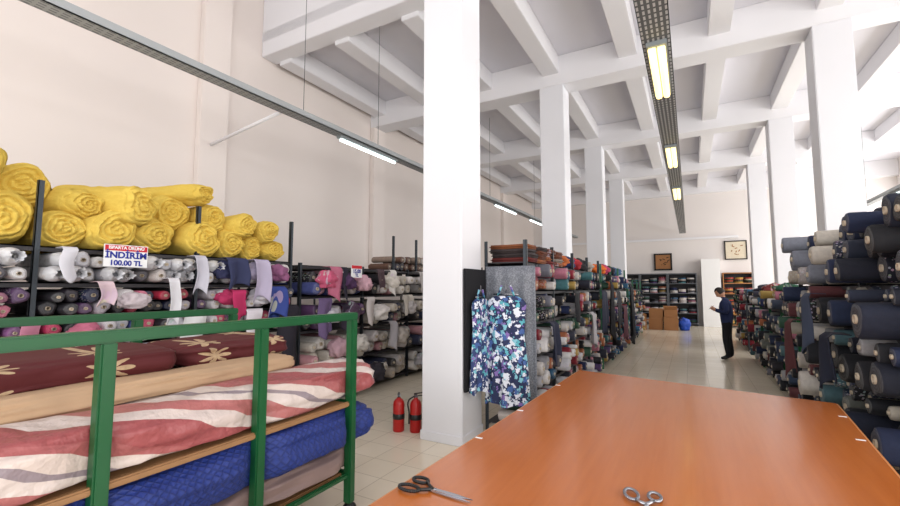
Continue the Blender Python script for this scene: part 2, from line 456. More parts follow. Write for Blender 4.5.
def fill(fx, facing, y0, y1, z0, zmax, r, pal, group, L, rows=2, out=.05, drop=.06, vr=.78, wrap=False):
    for row in range(rows):
        y = y0+.01+(r*.8 if row % 2 else 0)
        zb = z0+row*1.62*r
        if zb+2*r > zmax+.02: break
        while True:
            rr = r*U(vr, 1.0)
            if y+2*rr > y1+.01: break
            if R() > drop*(row+.3):
                specs.append(dict(p=(fx+facing*U(-out, out*.8), y+rr, zb+rr+.003), f=facing, L=L*U(.9, 1), r=rr,
                                  c=random.choice(pal), t=(U(-.02, .02), U(-.05, .05)), g=group, w=wrap and R() < .75))
            y += 2*rr
C = lambda *a: srgb(*a)
P_white = [C(226, 224, 226), C(236, 232, 230), C(216, 214, 220), C(200, 200, 208), C(90, 86, 94), C(222, 212, 206), C(240, 238, 238)]
P_dark = [C(34, 32, 40), C(46, 36, 52), C(100, 66, 110), C(226, 120, 150), C(232, 228, 230), C(150, 80, 110), C(38, 46, 80), C(186, 178, 186), C(26, 24, 30), C(200, 46, 76), C(240, 234, 234)]
P_pink = [C(222, 60, 110), C(236, 176, 194), C(238, 234, 238), C(40, 36, 44), C(70, 80, 140), C(150, 96, 150), C(200, 200, 210), C(226, 214, 210), C(30, 28, 36)]
P_cream = [C(204, 196, 184), C(228, 218, 204), C(206, 200, 196), C(242, 236, 228), C(198, 186, 174), C(150, 146, 144), C(224, 216, 214), C(60, 56, 58), C(50, 56, 84), C(206, 150, 156), C(238, 230, 226), C(34, 32, 38)]
P_mix = [C(206, 200, 196), C(34, 36, 52), C(22, 22, 26), C(150, 44, 58), C(54, 100, 134), C(74, 124, 130), C(176, 104, 68), C(180, 150, 80), C(84, 64, 110), C(180, 178, 184), C(110, 110, 120), C(190, 120, 140), C(56, 92, 74), C(30, 42, 84), C(50, 48, 54), C(34, 34, 40), C(224, 220, 216), C(60, 62, 76)]
P_right = [C(34, 36, 46), C(28, 28, 32), C(60, 68, 88), C(160, 160, 162), C(196, 188, 174), C(96, 50, 54), C(44, 60, 84), C(110, 114, 108), C(214, 208, 200), C(34, 46, 76), C(30, 32, 40), C(78, 110, 118), C(24, 26, 34)]
P_navy = [C(24, 30, 50), C(20, 20, 26), C(30, 40, 70), C(28, 28, 34), C(42, 48, 66), C(20, 24, 40), C(20, 22, 30)]
P_beige = [C(190, 178, 162), C(206, 198, 186), C(150, 138, 128), C(178, 170, 168), C(130, 134, 146)]

ysL = [.1, 1.43, 2.76, 4.03]
lvL = [.2, .52, .84, 1.13, 1.41, 1.70, 2.0]
shelving(-5.8, -4.7, ysL, lvL, 2.55, 'dark steel shelving unit against the wall, packed with fabric rolls')
for i in (0, 1, 2):
    a, b_ = ysL[i]+.02, ysL[i+1]-.02
    if i == 0: a = .85
    fill(-4.64, 1, a, b_, 1.70, 1.98, .074, P_white, 'white wrapped fabric rolls on the upper shelf', .95, 2, .08, wrap=True, vr=.8, drop=0)
    fill(-4.64, 1, a, b_, 1.41, 1.66, .067, P_dark, 'mixed fabric rolls on the middle shelf', .95, 2, .1, vr=.75, drop=0)
    fill(-4.64, 1, a, b_, 1.13, 1.38, .068, P_pink, 'colourful fabric rolls on the lower shelf', .95, 2, .1, vr=.75, drop=0)
    if i > 0: fill(-4.68, 1, a, b_, .84, 1.10, .1, P_cream, 'fabric rolls on the low shelf', .95, 1, .05)
ysM = [4.2, 5.5, 6.8, 8.1]
shelving(-5.8, -4.7, ysM, [.1, .58, 1.06, 1.54, 1.97], 2.0, 'dark steel shelving unit packed with grey and cream fabric rolls')
for i in range(3):
    a, b_ = ysM[i]+.02, ysM[i+1]-.02
    for k, z in enumerate([.1, .58, 1.06, 1.54]):
        fill(-4.58, 1, a, b_, z, z+.45, .102, P_pink if k == 3 and i == 0 else (P_dark if (k == 2 and i == 0) else P_cream), 'grey and cream fabric rolls on the wall shelving', .9, 3, .16, drop=.0, vr=.7)
shelving(-5.8, -4.75, [8.3, 9.7, 11.1, 12.5, 13.9, 15.3], [.15, .62, 1.08, 1.54, 1.97], 2.3, 'dark steel shelving unit with fabric rolls beside the wall')
for y in (6.35, 7.1, 8.0):
    o = box('rack_post', (-4.74, y-.02, 1.972), (-4.70, y+.02, 2.6), M['steel']); tag(o, 'dark steel post standing on the shelving top', 'post', 'rack posts')
fill(-4.9, 1, 6.5, 8.1, 1.985, 2.35, .085, [C(80, 66, 76), C(110, 80, 66), C(150, 130, 116), C(200, 190, 184), C(60, 56, 68)], 'mixed rolls stacked on top of the shelving', .5, 2, .1)

ysC = [4.67, 5.75, 6.9, 8.0, 9.1]
lvC = [.12, .5, .88, 1.26, 1.62, 1.95]
shelving(-2.12, -1.6, ysC, lvC, 2.2, 'grey steel rack of fabric rolls running along the columns', 'steel')
ysD = [9.35, 10.6, 11.8, 13.1]
shelving(-2.12, -1.6, ysD, lvC, 2.15, 'greenish steel rack of colourful fabric rolls along the columns', 'green_pale')
ysE = [13.7, 15.0, 16.3, 17.5]
shelving(-2.12, -1.6, ysE, lvC[:5], 1.9, 'greenish steel rack holding fabric rolls near the back', 'green_pale')
for ys_, top_ in ((ysC, 1.95), (ysD, 1.95), (ysE, 1.62)):
    for i in range(len(ys_)-1):
        a, b_ = ys_[i]+.03, ys_[i+1]-.03
        for z in lvC[:-1]:
            if z >= top_: continue
            pal = P_mix+P_white*2 if (z < 1.1 and ys_ is ysC and i < 3) else P_mix
            fill(-1.55, 1, a, b_, z, z+.34, .092, pal, 'mixed fabric rolls on the centre rack', .5, 2, .11, drop=.02, vr=.62)
ysR = [3.75, 4.95, 6.1, 7.3]
lvR = [.12, .5, .9, 1.3, 1.68, 2.02]
shelving(1.27, 1.85, ysR, lvR[:-1], 1.75, 'dark steel rack crammed with dark fabric rolls')
for i in range(3):
    a, b_ = ysR[i], ysR[i+1]
    if i == 0: a = 3.6
    for z in lvR[:-2]:
        if i < 2: fill(1.12, -1, a, b_, z, z+.40, .135, P_navy if i == 0 else P_right, 'large dark fabric rolls on the aisle rack', .62, 1, .2, drop=0, vr=.78)
        if i < 2: fill(1.16, -1, a+.08, b_, z+.235, z+.40, .072, P_navy+P_right[3:5] if i == 0 else P_right, 'dark fabric rolls on the aisle rack', .62, 1, .2, drop=.1, vr=.7)
        if i == 2: fill(1.16, -1, a, b_, z, z+.38, .105, P_right, 'dark and grey fabric rolls on the aisle rack', .58, 2, .18, drop=0, vr=.62)
    fill(1.16, -1, a, b_, 1.68, 2.3, .115, P_beige*2+P_navy[:3] if i > 0 else P_navy, 'beige and navy rolls stacked on the rack top', .62, 3, .2, drop=.03, vr=.72)
ysS = [7.6, 8.8, 10.0, 11.2, 12.4]
shelving(1.27, 1.85, ysS, lvR[:-2], 1.55, 'green steel rack holding fabric rolls beside the aisle', 'green')
for i in range(4):
    a, b_ = ysS[i]+.03, ysS[i+1]-.03
    for z in lvR[:-2]:
        fill(1.22, -1, a, b_, z, z+.36, .092, P_mix if R() < .4 else P_right, 'mixed fabric rolls on the green rack', .56, 2, .14, drop=.02, vr=.66)
ysT = [13.8, 15.1, 16.4]
shelving(1.27, 1.85, ysT, lvR[:-2], 1.6, 'steel rack holding fabric rolls near the back', 'steel')
for i in range(2):
    for z in lvR[:-2]:
        fill(1.22, -1, ysT[i]+.03, ysT[i+1]-.03, z, z+.38, .09, P_mix, 'fabric rolls near the back', .56, 2, .08)

def occl(s):
    x, y, z = s['p']
    return s['r']/math.sqrt(x*x+y*y)
specs.sort(key=lambda s: -occl(s))
def cname(c):
    r, g, b_ = c[:3]; mx, mn = max(r, g, b_), min(r, g, b_)
    if mx < .03: return 'black'
    if mx-mn < .12*mx+.02:
        return 'white' if mx > .65 else ('light grey' if mx > .3 else ('grey' if mx > .08 else 'charcoal'))
    if mx == r: return 'red' if g < .3*r and b_ < .5*r else ('pink' if b_ > g else ('beige' if g > .6*r else 'orange brown'))
    if mx == b_: return 'navy blue' if mx < .15 else ('purple' if r > g else 'blue')
    return 'green'
NI = 340
for k, s in enumerate(specs[:NI]):
    rz = 0 if s['f'] > 0 else math.pi
    o = mkobj('fabric_roll', RV[k % 8], None, s['p'], (U(0, 6.28), s['t'][0], rz+s['t'][1]), (s['L'], s['r'], s['r']))
    o.color = s['c']
    if s['w']:
        tag(o, '%s fabric roll in white plastic wrap with twisted end' % cname(s['c']), 'fabric roll', s['g'])
        mkobj('plastic_wrap', WR[k % 4], o)
    else:
        tag(o, '%s fabric roll on a cardboard tube, end facing the aisle' % cname(s['c']), 'fabric roll', s['g'])
        mkobj('cardboard_tube', TUBE, o)
verts = []; faces = []; mi = []; cols = []
for k, s in enumerate(specs[NI:]):
    v, f, m_ = LOWR[k % 4]; base = len(verts)
    sg = s['f']; px, py, pz = s['p']
    def put(a):
        verts.append((px+sg*a[0]*s['L'], py+a[1]*s['r'], pz+a[2]*s['r'])); cols.append(s['c'])
    for a in v: put(a)
    for q in f: faces.append(tuple(i+base for i in q))
    mi += m_
    base = len(verts)
    for a in LOWT[0]: put(a)
    for q in LOWT[1]: faces.append(tuple(i+base for i in q)); mi.append(2)
me = mesh_from('fabric_roll', verts, faces, [M['fabA'], M['fabendA'], M['tube']], True, mi)
at = me.attributes.new('Col', 'FLOAT_COLOR', 'POINT')
at.data.foreach_set('color', [x for c in cols for x in c])
o = mkobj('fabric_roll', me); tag(o, 'mass of smaller mixed fabric rolls stacked on the racks', 'fabric roll', None, 'stuff')

# ------------------------------------------------------------------ yellow foam rolls
def foam_mesh(seed):
    ns, nr = 72, 48
    turns = 4.2
    rnd = random.Random(seed); ph = rnd.uniform(0, 6.28); of = Vector((seed*7.3, seed*1.7, 0))
    verts = []; faces = []
    def lob(a): return 1+.07*math.sin(2*a+ph)+.05*math.sin(3*a-ph)+.02*math.sin(5*a+2*ph)
    xs = [-.06-.94*i/18 for i in range(1, 19)]
    n = nr+len(xs)
    for i in range(ns):
        a = 2*math.pi*i/ns
        ca, sa = math.cos(a), math.sin(a)
        for k in range(nr):
            r = .03+.95*k/(nr-1)
            wig = .12*noise.noise(Vector((ca*1.3, sa*1.3, r*2))+of)
            s = (r*turns+a/(2*math.pi)+wig*1.5) % 1.0
            d = -.03*(abs(s-.5)*2)**2.2
            edge = -.09*max(0, (r-.68)/.30)**2
            nz = .05*noise.noise(Vector((ca*r*2, sa*r*2, 0))+of)+.02*noise.noise(Vector((ca*r*8, sa*r*8, 3))+of)
            rr = r*lob(a)*(1+.02*noise.noise(Vector((ca*5, sa*5, r*5))+of))
            x, y, z = d+edge+nz+.03*(1-r), rr*ca, rr*sa
            verts.append((x, y, z))
        for x in xs:
            rr = lob(a)*(1+.13*noise.noise(Vector((ca*.9, sa*.9, x*2.5))+of)+.06*noise.noise(Vector((ca*2.4, sa*2.4, x*7))+of)+.03*noise.noise(Vector((ca*7, sa*7, x*20))+of))
            if x < -.99: rr *= .85
            y, z = rr*ca, rr*sa
            verts.append((x, y, z))
    for i in range(ns):
        j = (i+1) % ns
        for k in range(n-1): faces.append((i*n+k, j*n+k, j*n+k+1, i*n+k+1))
    faces.append([i*n for i in range(ns)][::-1]); faces.append([i*n+n-1 for i in range(ns)])
    return mesh_from('foam_roll', verts, faces, [M['foam']], True)
FM = [foam_mesh(s) for s in range(7)]
foam = [(.76, 2.22, .23, 0), (1.22, 2.215, .225, .05), (1.62, 2.17, .18, -.1), (2.0, 2.2, .21, .25), (2.42, 2.195, .21, .45), (2.82, 2.19, .2, -.1), (3.19, 2.17, .18, .1), (3.52, 2.155, .165, .1), (3.82, 2.145, .155, .05),
        (.98, 2.60, .23, 0), (1.38, 2.53, .21, .1), (1.80, 2.42, .16, .5), (2.2, 2.45, .20, .55), (2.60, 2.47, .20, -.25), (3.0, 2.45, .18, .15), (3.35, 2.41, .165, .3), (3.67, 2.38, .15, -.1), (2.82, 2.70, .13, .4)]
for k, (y, z, r, yaw) in enumerate(foam):
    o = mkobj('foam_roll', FM[k % 7], None, (-4.8+U(-.14, .14), y, z), (U(-.5, .5), U(-.06, .04), yaw*.6), (.95, r*1.05, r*.96))
    tag(o, 'thick soft yellow foam batting roll lying on the shelf top', 'foam roll', 'yellow foam rolls on the shelf top')

def sign(loc, w, h, band, lines, label):
    e = empty('price_sign', loc); tag(e, label, 'sign')
    box('sign_board', (-.004, -w/2, -h/2), (.004, w/2, h/2), M['white'], e, 0)
    if band: box('sign_header_band', (.0042, -w/2+.006, h/2-band), (.0055, w/2-.006, h/2-.006), M['redink'], e, 0)
    for txt, size, dz, mat, sx in lines:
        cu = bpy.data.curves.new('sign_text', 'FONT'); cu.body = txt; cu.size = size; cu.align_x = 'CENTER'; cu.align_y = 'CENTER'
        cu.extrude = .001; cu.offset = size*.035
        cu.materials.append(mat)
        o = curve_mesh('sign_text', cu, e, (.007, 0, dz), (math.pi/2, 0, math.pi/2)); o.scale = (sx, 1, 1)
sign((-4.50, 1.99, 1.94), .35, .20, .055, [('ISPARTA ÜRÜNÜ', .038, .072, M['white'], 1), ('İNDİRİM', .078, .004, M['blueink'], 1.02), ('100.00 TL', .064, -.066, M['blueink'], 1.0)],
     'white price sign with red header and bold blue lettering')
sign((-4.40, 5.0, 1.90), .24, .19, .055, [('15.00', .078, .0, M['blueink'], 1), ('TL', .065, -.06, M['blueink'], 1)], 'small white sign with red header and blue price lettering')

# ------------------------------------------------------------------ draped / crumpled cloth
def drape(name, fx, facing, y0, y1, zt, zb, mat, label, color=None, amp=.025, k=None, taper=0.0, group=None, over=.12):
    nu, nv = 28, 16; k = k or U(18, 30); ph = U(0, 6)
    verts = []; faces = []
    yc = (y0+y1)/2; w = (y1-y0)
    for j in range(nv):
        t_ = j/(nv-1)
        for i in range(nu):
            s = i/(nu-1)-.5
            if j == 0: x = -over; z = 0
            elif j == 1: x = -.01; z = .004
            else:
                x = .02+amp*math.sin(k*s*w+ph+.7*t_)*(.3+t_)
                z = -(zt-zb)*(j-1)/(nv-2)*(1+.12*math.sin(4*s+ph))
            yy = s*w*(1-taper*t_)+.015*math.sin(6*t_+ph)
            verts.append((facing*x, yy, z))
    for j in range(nv-1):
        for i in range(nu-1):
            a = j*nu+i; faces.append((a, a+1, a+nu+1, a+nu))
    o = mkobj(name, mesh_from(name, verts, faces, [mat], True), None, (fx, yc, zt))
    if color: o.color = color
    md = o.modifiers.new('thick', 'SOLIDIFY'); md.thickness = .006
    tag(o, label, 'cloth', group); return o
def crumple(center, size, color, label, seed, mat=None, name='fabric_bundle', cat='fabric bundle', group=None):
    bm = bmesh.new(); bmesh.ops.create_icosphere(bm, subdivisions=4, radius=1)
    of = Vector((seed*3.1, seed, 0))
    for v in bm.verts:
        n = v.co.normalized()
        k = 1+.35*noise.noise(n*1.6+of)-.30*abs(noise.noise(n*4+of))+.07*noise.noise(n*9+of)
        v.co = Vector((n.x*size[0]*k, n.y*size[1]*k, n.z*size[2]*k))
        if v.co.z < -size[2]*.8: v.co.z = -size[2]*.8
    o = mkobj(name, bm_mesh(name, bm, [mat or M['fab']], True), None, center)
    o.color = color; tag(o, label, cat, group); return o
dl = [(1.5, 1.6, 1.98, 1.72, C(226, 224, 230)), (1.78, 1.9, 1.70, 1.5, C(226, 200, 206)), (2.36, 2.46, 1.74, 1.3, C(238, 236, 240)), (2.95, 3.2, 1.98, 1.66, C(50, 56, 92)),
      (3.3, 3.5, 1.98, 1.5, C(196, 186, 210)), (3.02, 3.2, 1.62, 1.3, C(206, 50, 106)), (3.5, 3.75, 1.66, 1.3, C(54, 74, 150)), (3.2, 3.42, 1.4, .95, C(236, 230, 236)), (2.6, 2.72, 1.98, 1.6, C(206, 204, 214)),
      (3.65, 3.95, 1.42, .8, C(36, 32, 44)), (1.3, 1.42, 1.4, 1.0, C(216, 140, 166)), (2.5, 2.72, 1.4, 1.0, C(240, 240, 240)), (2.0, 2.3, 1.12, .8, C(200, 206, 220)), (4.5, 4.72, 1.95, 1.5, C(196, 110, 136)), (4.75, 4.85, 1.95, 1.5, C(40, 36, 52)),
      (5.55, 5.75, 1.95, 1.62, C(90, 70, 76)), (5.9, 6.05, 1.95, 1.55, C(236, 230, 224)), (6.3, 6.6, 1.52, 1.2, C(220, 212, 200)), (4.3, 4.55, 1.5, 1.0, C(110, 90, 130)), (7.2, 7.5, 1.08, .7, C(214, 206, 196)), (5.9, 6.1, 1.08, .62, C(190, 186, 190)), (4.75, 5.0, 1.4, 1.0, C(50, 40, 58)), (5.3, 5.5, 1.5, 1.1, C(230, 222, 218)), (6.8, 7.0, 1.95, 1.6, C(200, 194, 190))]
for y0, y1, zt, zb, c in dl:
    drape('hanging_fabric', -4.46, 1, y0, y1, zt, zb, M['fab'], '%s fabric end hanging over the shelf edge' % cname(c), c, amp=.03, group='loose fabric ends on the shelving', over=.14)
cr = [((-4.62, 3.05, 1.85), (.14, .17, .12), C(60, 64, 104)), ((-4.6, 3.4, 1.84), (.14, .16, .12), C(190, 180, 208)), ((-4.6, 3.1, 1.54), (.13, .16, .1), C(210, 60, 112)),
      ((-4.6, 3.75, 1.83), (.12, .15, .12), C(160, 100, 140)), ((-4.6, 3.5, 1.54), (.13, .17, .11), C(230, 226, 232)), ((-4.6, 3.8, 1.26), (.12, .15, .1), C(50, 76, 150)), ((-4.5, 4.5, 1.76), (.13, .18, .14), C(214, 96, 130)), ((-4.5, 4.9, 1.74), (.13, .18, .14), C(80, 50, 90)),
      ((-4.5, 5.3, 1.7), (.13, .15, .12), C(230, 184, 196)), ((-4.52, 4.6, 1.25), (.13, .18, .12), C(210, 206, 214)), ((-4.58, 2.1, 1.53), (.12, .13, .09), C(224, 210, 214)), ((-4.58, 1.75, 1.25), (.12, .14, .1), C(214, 120, 146)),
      ((-4.58, 2.5, 1.25), (.12, .14, .1), C(236, 234, 238)), ((-4.5, 6.0, 1.76), (.13, .16, .15), C(234, 226, 214)), ((-4.5, 6.55, 1.3), (.13, .17, .14), C(206, 200, 198)), ((-4.5, 6.3, .8), (.14, .18, .14), C(200, 190, 180)),
      ((-4.5, 7.3, 1.76), (.13, .18, .14), C(214, 206, 196)), ((-4.5, 5.2, .8), (.14, .18, .14), C(226, 220, 212)), ((-4.5, 7.0, .3), (.14, .18, .14), C(180, 176, 180)), ((-4.5, 5.7, 1.25), (.14, .2, .15), C(240, 234, 228)), ((-4.5, 5.6, .3), (.14, .2, .15), C(60, 56, 66)), ((-4.5, 5.0, 1.28), (.14, .17, .15), C(90, 66, 90)), ((-4.5, 4.75, .78), (.14, .2, .15), C(204, 166, 176))]
for k, (c, s, col) in enumerate(cr):
    crumple(c, s, col, '%s crumpled fabric bundle stuffed on the shelf' % cname(col), k, group='crumpled fabric on the shelving')

# ------------------------------------------------------------------ column board, floral garments, rack end
o = box('display_board', (-2.13, 4.12, .55), (-2.10, 4.66, 1.86), M['dark']); tag(o, 'dark flat display board fixed to the column side', 'board')
def garment(loc, w, h, mat, label, rotz, dp=.05):
    prof = [(0, .26), (.03, .40), (.07, .47), (.12, .46), (.25, .43), (.36, .41), (.45, .43), (.6, .47), (.8, .50), (.95, .52), (1.0, .52)]
    seg = 72; verts = []; faces = []
    for t_, hw in prof:
        for i in range(seg):
            a = 2*math.pi*i/seg
            fold = 1+.35*t_*math.sin(a*11)
            drop = .02*math.sin(a*5)*t_
            verts.append((hw*w*math.cos(a)*(1+.03*math.sin(a*11)*t_), (dp+.02*t_)*math.sin(a)*fold*1.2, -t_*h+drop))
    for j in range(len(prof)-1):
        for i in range(seg):
            k = (i+1) % seg; faces.append((j*seg+i, (j+1)*seg+i, (j+1)*seg+k, j*seg+k))
    e = empty('floral_dress', loc, (0, 0, rotz)); tag(e, label, 'dress')
    mkobj('dress_body', mesh_from('dress_body', verts, faces, [mat], True), e)
    for s in (-1, 1):
        bm = bmesh.new(); 
        cyl_between(bm, (s*w*.2, 0, .0), (s*w*.1, 0, .1*h), .012, 8)
        mkobj('dress_strap', bm_mesh('dress_strap', bm, [mat], True), e)
    bm = bmesh.new(); cyl_between(bm, (-w*.3, 0, .02), (w*.3, 0, .02), .008, 8); cyl_between(bm, (0, 0, .02), (0, 0, .15), .004, 6)
    mkobj('hanger', bm_mesh('hanger', bm, [M['chrome']], True), e)
    return e
garment((-1.80, 4.52, 1.56), .50, 1.18, M['floral'], 'white, teal and navy floral print dress hanging on the rack end', 0)
garment((-2.045, 4.38, 1.53), .46, .99, M['floral2'], 'blue and white floral print dress hanging on the column board', math.pi/2, .035)
def hang_y(name, x0, x1, y, zt, zb, mat, label, col=None):
    nu, nv = 24, 12; verts = []; faces = []
    for j in range(nv):
        for i in range(nu):
            s = i/(nu-1); verts.append(((s-.5)*(x1-x0), .02*math.sin(s*22)*(.3+j/nv), -(zt-zb)*j/(nv-1)))
    for j in range(nv-1):
        for i in range(nu-1):
            a = j*nu+i; faces.append((a, a+nu, a+nu+1, a+1))
    o = mkobj(name, mesh_from(name, verts, faces, [mat], True), None, ((x0+x1)/2, y, zt))
    md = o.modifiers.new('thick', 'SOLIDIFY'); md.thickness = .006
    if col: o.color = col
    tag(o, label, 'cloth'); return o
hang_y('hanging_cloth', -2.1, -1.5, 4.64, 1.9, .35, M['speck'], 'grey speckled cloth hung over the rack end')
def fold_mesh(seed, sx=.5, sy=.35, sz=.05):
    bm = bmesh.new(); bm_box(bm, (-sx/2, -sy/2, 0), (sx/2, sy/2, sz), sz*.42)
    bmesh.ops.subdivide_edges(bm, edges=bm.edges[:], cuts=1)
    for v in bm.verts:
        n = noise.noise(v.co*7+Vector((seed, 0, 0)))
        v.co.z += .008*n if v.co.z > .01 else 0; v.co.x += .01*n; v.co.y += .008*n
    return bm_mesh('folded_fabric', bm, [M['fab']], True)
FD = [fold_mesh(i) for i in range(4)]
def stack(x, y, z, n, pal, group, sc=(1, 1, 1), rz=0):
    for i in range(n):
        o = mkobj('folded_fabric', FD[random.randrange(4)], None, (x+U(-.02, .02), y+U(-.02, .02), z+i*.052*sc[2]), (0, 0, rz+U(-.06, .06)), sc)
        o.color = random.choice(pal)
        tag(o, '%s folded fabric lying in a stack' % cname(o.color), 'folded fabric', group)
top = [C(140, 80, 44), C(110, 60, 40), C(160, 96, 60), C(60, 50, 50), C(150, 140, 130), C(110, 40, 36)]
for y in (4.9, 5.3, 5.7, 6.1): stack(-1.84, y, 1.955, 4, top, 'folded cloth on top of the centre rack')
for y, c in ((6.6, C(200, 106, 50)), (7.0, C(46, 60, 110)), (7.45, C(190, 50, 60)), (8.0, C(60, 56, 60)), (8.6, C(180, 170, 160))):
    crumple((-1.8, y, 2.05), (.2, .19, .12), c, '%s crumpled fabric bundle on top of the rack' % cname(c), y)
for y, c in ((9.8, C(236, 116, 40)), (10.4, C(200, 70, 110)), (11.2, C(30, 30, 40)), (12.2, C(70, 106, 146))):
    crumple((-1.8, y, 2.06), (.22, .22, .13), c, '%s crumpled fabric bundle on top of the rack' % cname(c), y)
drape('hanging_fabric', -1.48, 1, 12.9, 13.5, 1.75, .25, M['dark'], 'long black cloth hanging from the rack end', amp=.04)
drape('hanging_fabric', -1.44, 1, 9.3, 9.65, 1.8, .6, M['dark'], 'dark cloth hanging from the rack upright', amp=.04)
for (y0, y1, zt, zb, c) in [(5.0, 5.25, 1.24, .8, C(40, 44, 66)), (6.2, 6.5, 1.6, 1.2, C(30, 30, 36)), (7.3, 7.6, 1.24, .7, C(190, 186, 190)), (8.4, 8.8, 1.6, .9, C(36, 40, 60)), (10.2, 10.6, 1.6, .7, C(40, 40, 46)), (11.3, 11.8, 1.2, .4, C(90, 50, 60))]:
    drape('hanging_fabric', -1.44, 1, y0, y1, zt, zb, M['fab'], '%s fabric end hanging from the centre rack' % cname(c), c, amp=.03, group='loose fabric ends on the centre rack')
drape('hanging_fabric', .94, -1, 5.0, 5.2, 1.6, 1.1, M['fab'], 'grey blue fabric end hanging over the rack', C(60, 70, 92), amp=.03)
drape('hanging_fabric', .96, -1, 6.0, 6.2, 1.3, .7, M['fab'], 'dark red fabric end hanging over the rack', C(90, 44, 48), amp=.03)
drape('hanging_fabric', .92, -1, 4.3, 4.5, 1.3, .9, M['navy'], 'navy fabric end hanging over the rack', amp=.03)
for (p, s, c) in [((1.45, 9.2, 1.62), (.2, .3, .12), C(50, 106, 80)), ((1.45, 10.5, 1.62), (.2, .3, .12), C(150, 60, 60)), ((1.45, 11.6, 1.6), (.2, .3, .12), C(60, 60, 80))]:
    crumple(p, s, c, '%s bundled fabric lying on top of the rack' % cname(c), p[1])

# ------------------------------------------------------------------ back of the shop
def backunit(x0, x1, top_, label, mat='white', levels=6):
    xc = (x0+x1)/2
    e = empty('back_shelf', (xc, 21.9, 0)); tag(e, label, 'shelving')
    for x in (x0-xc, x1-xc): box('side_panel', (x-.02, -.25, 0), (x+.02, .25, top_), M[mat], e)
    box('back_panel', (x0-xc+.02, .235, .05), (x1-xc-.02, .25, top_), M['shelfboard'], e, 0)
    zs = [.1+i*(top_-.12)/(levels-1) for i in range(levels)]
    for z in zs: box('shelf_board', (x0-xc+.02, -.25, z-.02), (x1-xc-.02, .23, z+.02), M[mat], e)
    return zs
bx = [(-3.1, -2.05), (-2.0, -.9), (-.85, .25)]
for x0, x1 in bx:
    zs = backunit(x0, x1, 2.3, 'grey open shelf filled with small folded fabrics by the wall', 'backrack')
    for z in zs[:-1]:
        for k in range(3):
            stack(x0+.2+k*.35, 21.88, z+.021, random.choice((3, 4, 5)), P_mix+P_cream, 'folded fabrics on the back shelves', (.6, 1.1, 1.1))
zs = backunit(1.25, 2.35, 2.3, 'warm wooden shelf with red and yellow goods by the wall', 'woodshelf', 6)
for z in zs[:-1]:
    for k in range(3): stack(1.45+k*.35, 21.88, z+.021, 4, [C(190, 70, 50), C(220, 170, 80), C(210, 190, 160), C(170, 96, 60), C(60, 80, 60), C(60, 50, 46)], 'red and yellow folded fabrics', (.6, 1.1, 1.1))
o = box('cabinet_panel', (.45, 21.6, 0), (1.15, 22.18, 2.9), M['white']); tag(o, 'tall plain white cupboard panel by the back wall', 'cupboard')
def carton(x, y, z, w, d, h, label, flaps=False, rz=0):
    e = empty('cardboard_box', (x, y, z), (0, 0, rz)); tag(e, label, 'box')
    box('box_body', (-w/2, -d/2, 0), (w/2, d/2, h), M['card'], e)
    box('packing_tape', (-w/2-.001, -.025, h*.7), (w/2+.001, .025, h+.002), M['tube'], e, 0)
    if flaps:
        for s in (-1, 1):
            f_ = box('box_flap', (-w/2, -.1, -.004), (w/2, .1, .004), M['card'], e, 0); f_.location = (0, s*(d/2+.06), h+.06); f_.rotation_euler = (s*.7, 0, 0)
carton(-1.25, 19.3, 0, .5, .5, .45, 'brown cardboard box standing on the tiled floor')
carton(-.72, 19.25, 0, .5, .5, .5, 'brown cardboard box standing on the tiled floor', rz=.08)
carton(-1.22, 19.3, .452, .5, .46, .38, 'brown cardboard box stacked on another box', rz=-.06)
carton(-.72, 19.25, .502, .46, .44, .3, 'open brown cardboard box stacked on another box', True, .1)
carton(-1.8, 19.0, 0, .42, .45, .5, 'open brown cardboard box beside the stacked boxes', True, .15)
crumple((-.25, 19.2, .22), (.2, .22, .27), C(30, 80, 190), 'blue plastic bag slumped on the floor by the boxes', 3, M['blue'], 'plastic_bag', 'bag')
def frame(x, z, w, h, inner, motif, label, b_=.07):
    e = empty('framed_picture', (x, 22.14, z)); tag(e, label, 'picture')
    bm = bmesh.new()
    bm_box(bm, (-w/2, -.03, -h/2), (w/2, .03, -h/2+b_)); bm_box(bm, (-w/2, -.03, h/2-b_), (w/2, .03, h/2))
    bm_box(bm, (-w/2, -.03, -h/2), (-w/2+b_, .03, h/2)); bm_box(bm, (w/2-b_, -.03, -h/2), (w/2, .03, h/2))
    mkobj('picture_frame', bm_mesh('picture_frame', bm, [M['hair']]), e)
    box('picture_print', (-w/2+b_, -.01, -h/2+b_), (w/2-b_, .02, h/2-b_), inner, e, 0)
    bm = bmesh.new(); rnd = random.Random(int(x*100))
    for i in range(9):
        p0 = Vector((rnd.uniform(-w*.24, w*.24), -.014, rnd.uniform(-h*.24, h*.24))); p1 = p0+Vector((rnd.uniform(-.12, .12), 0, rnd.uniform(-.08, .08)))
        cyl_between(bm, p0, p1, .018, 6)
    mkobj('picture_motif', bm_mesh('picture_motif', bm, [motif]), e)
frame(-1.05, 2.85, .75, .78, M['card'], M['hair'], 'dark framed brown picture hanging on the white back wall')
frame(1.78, 3.28, .82, .82, M['tanprint'], M['woodshelf'], 'dark framed pale calligraphy print on the back wall', .045)

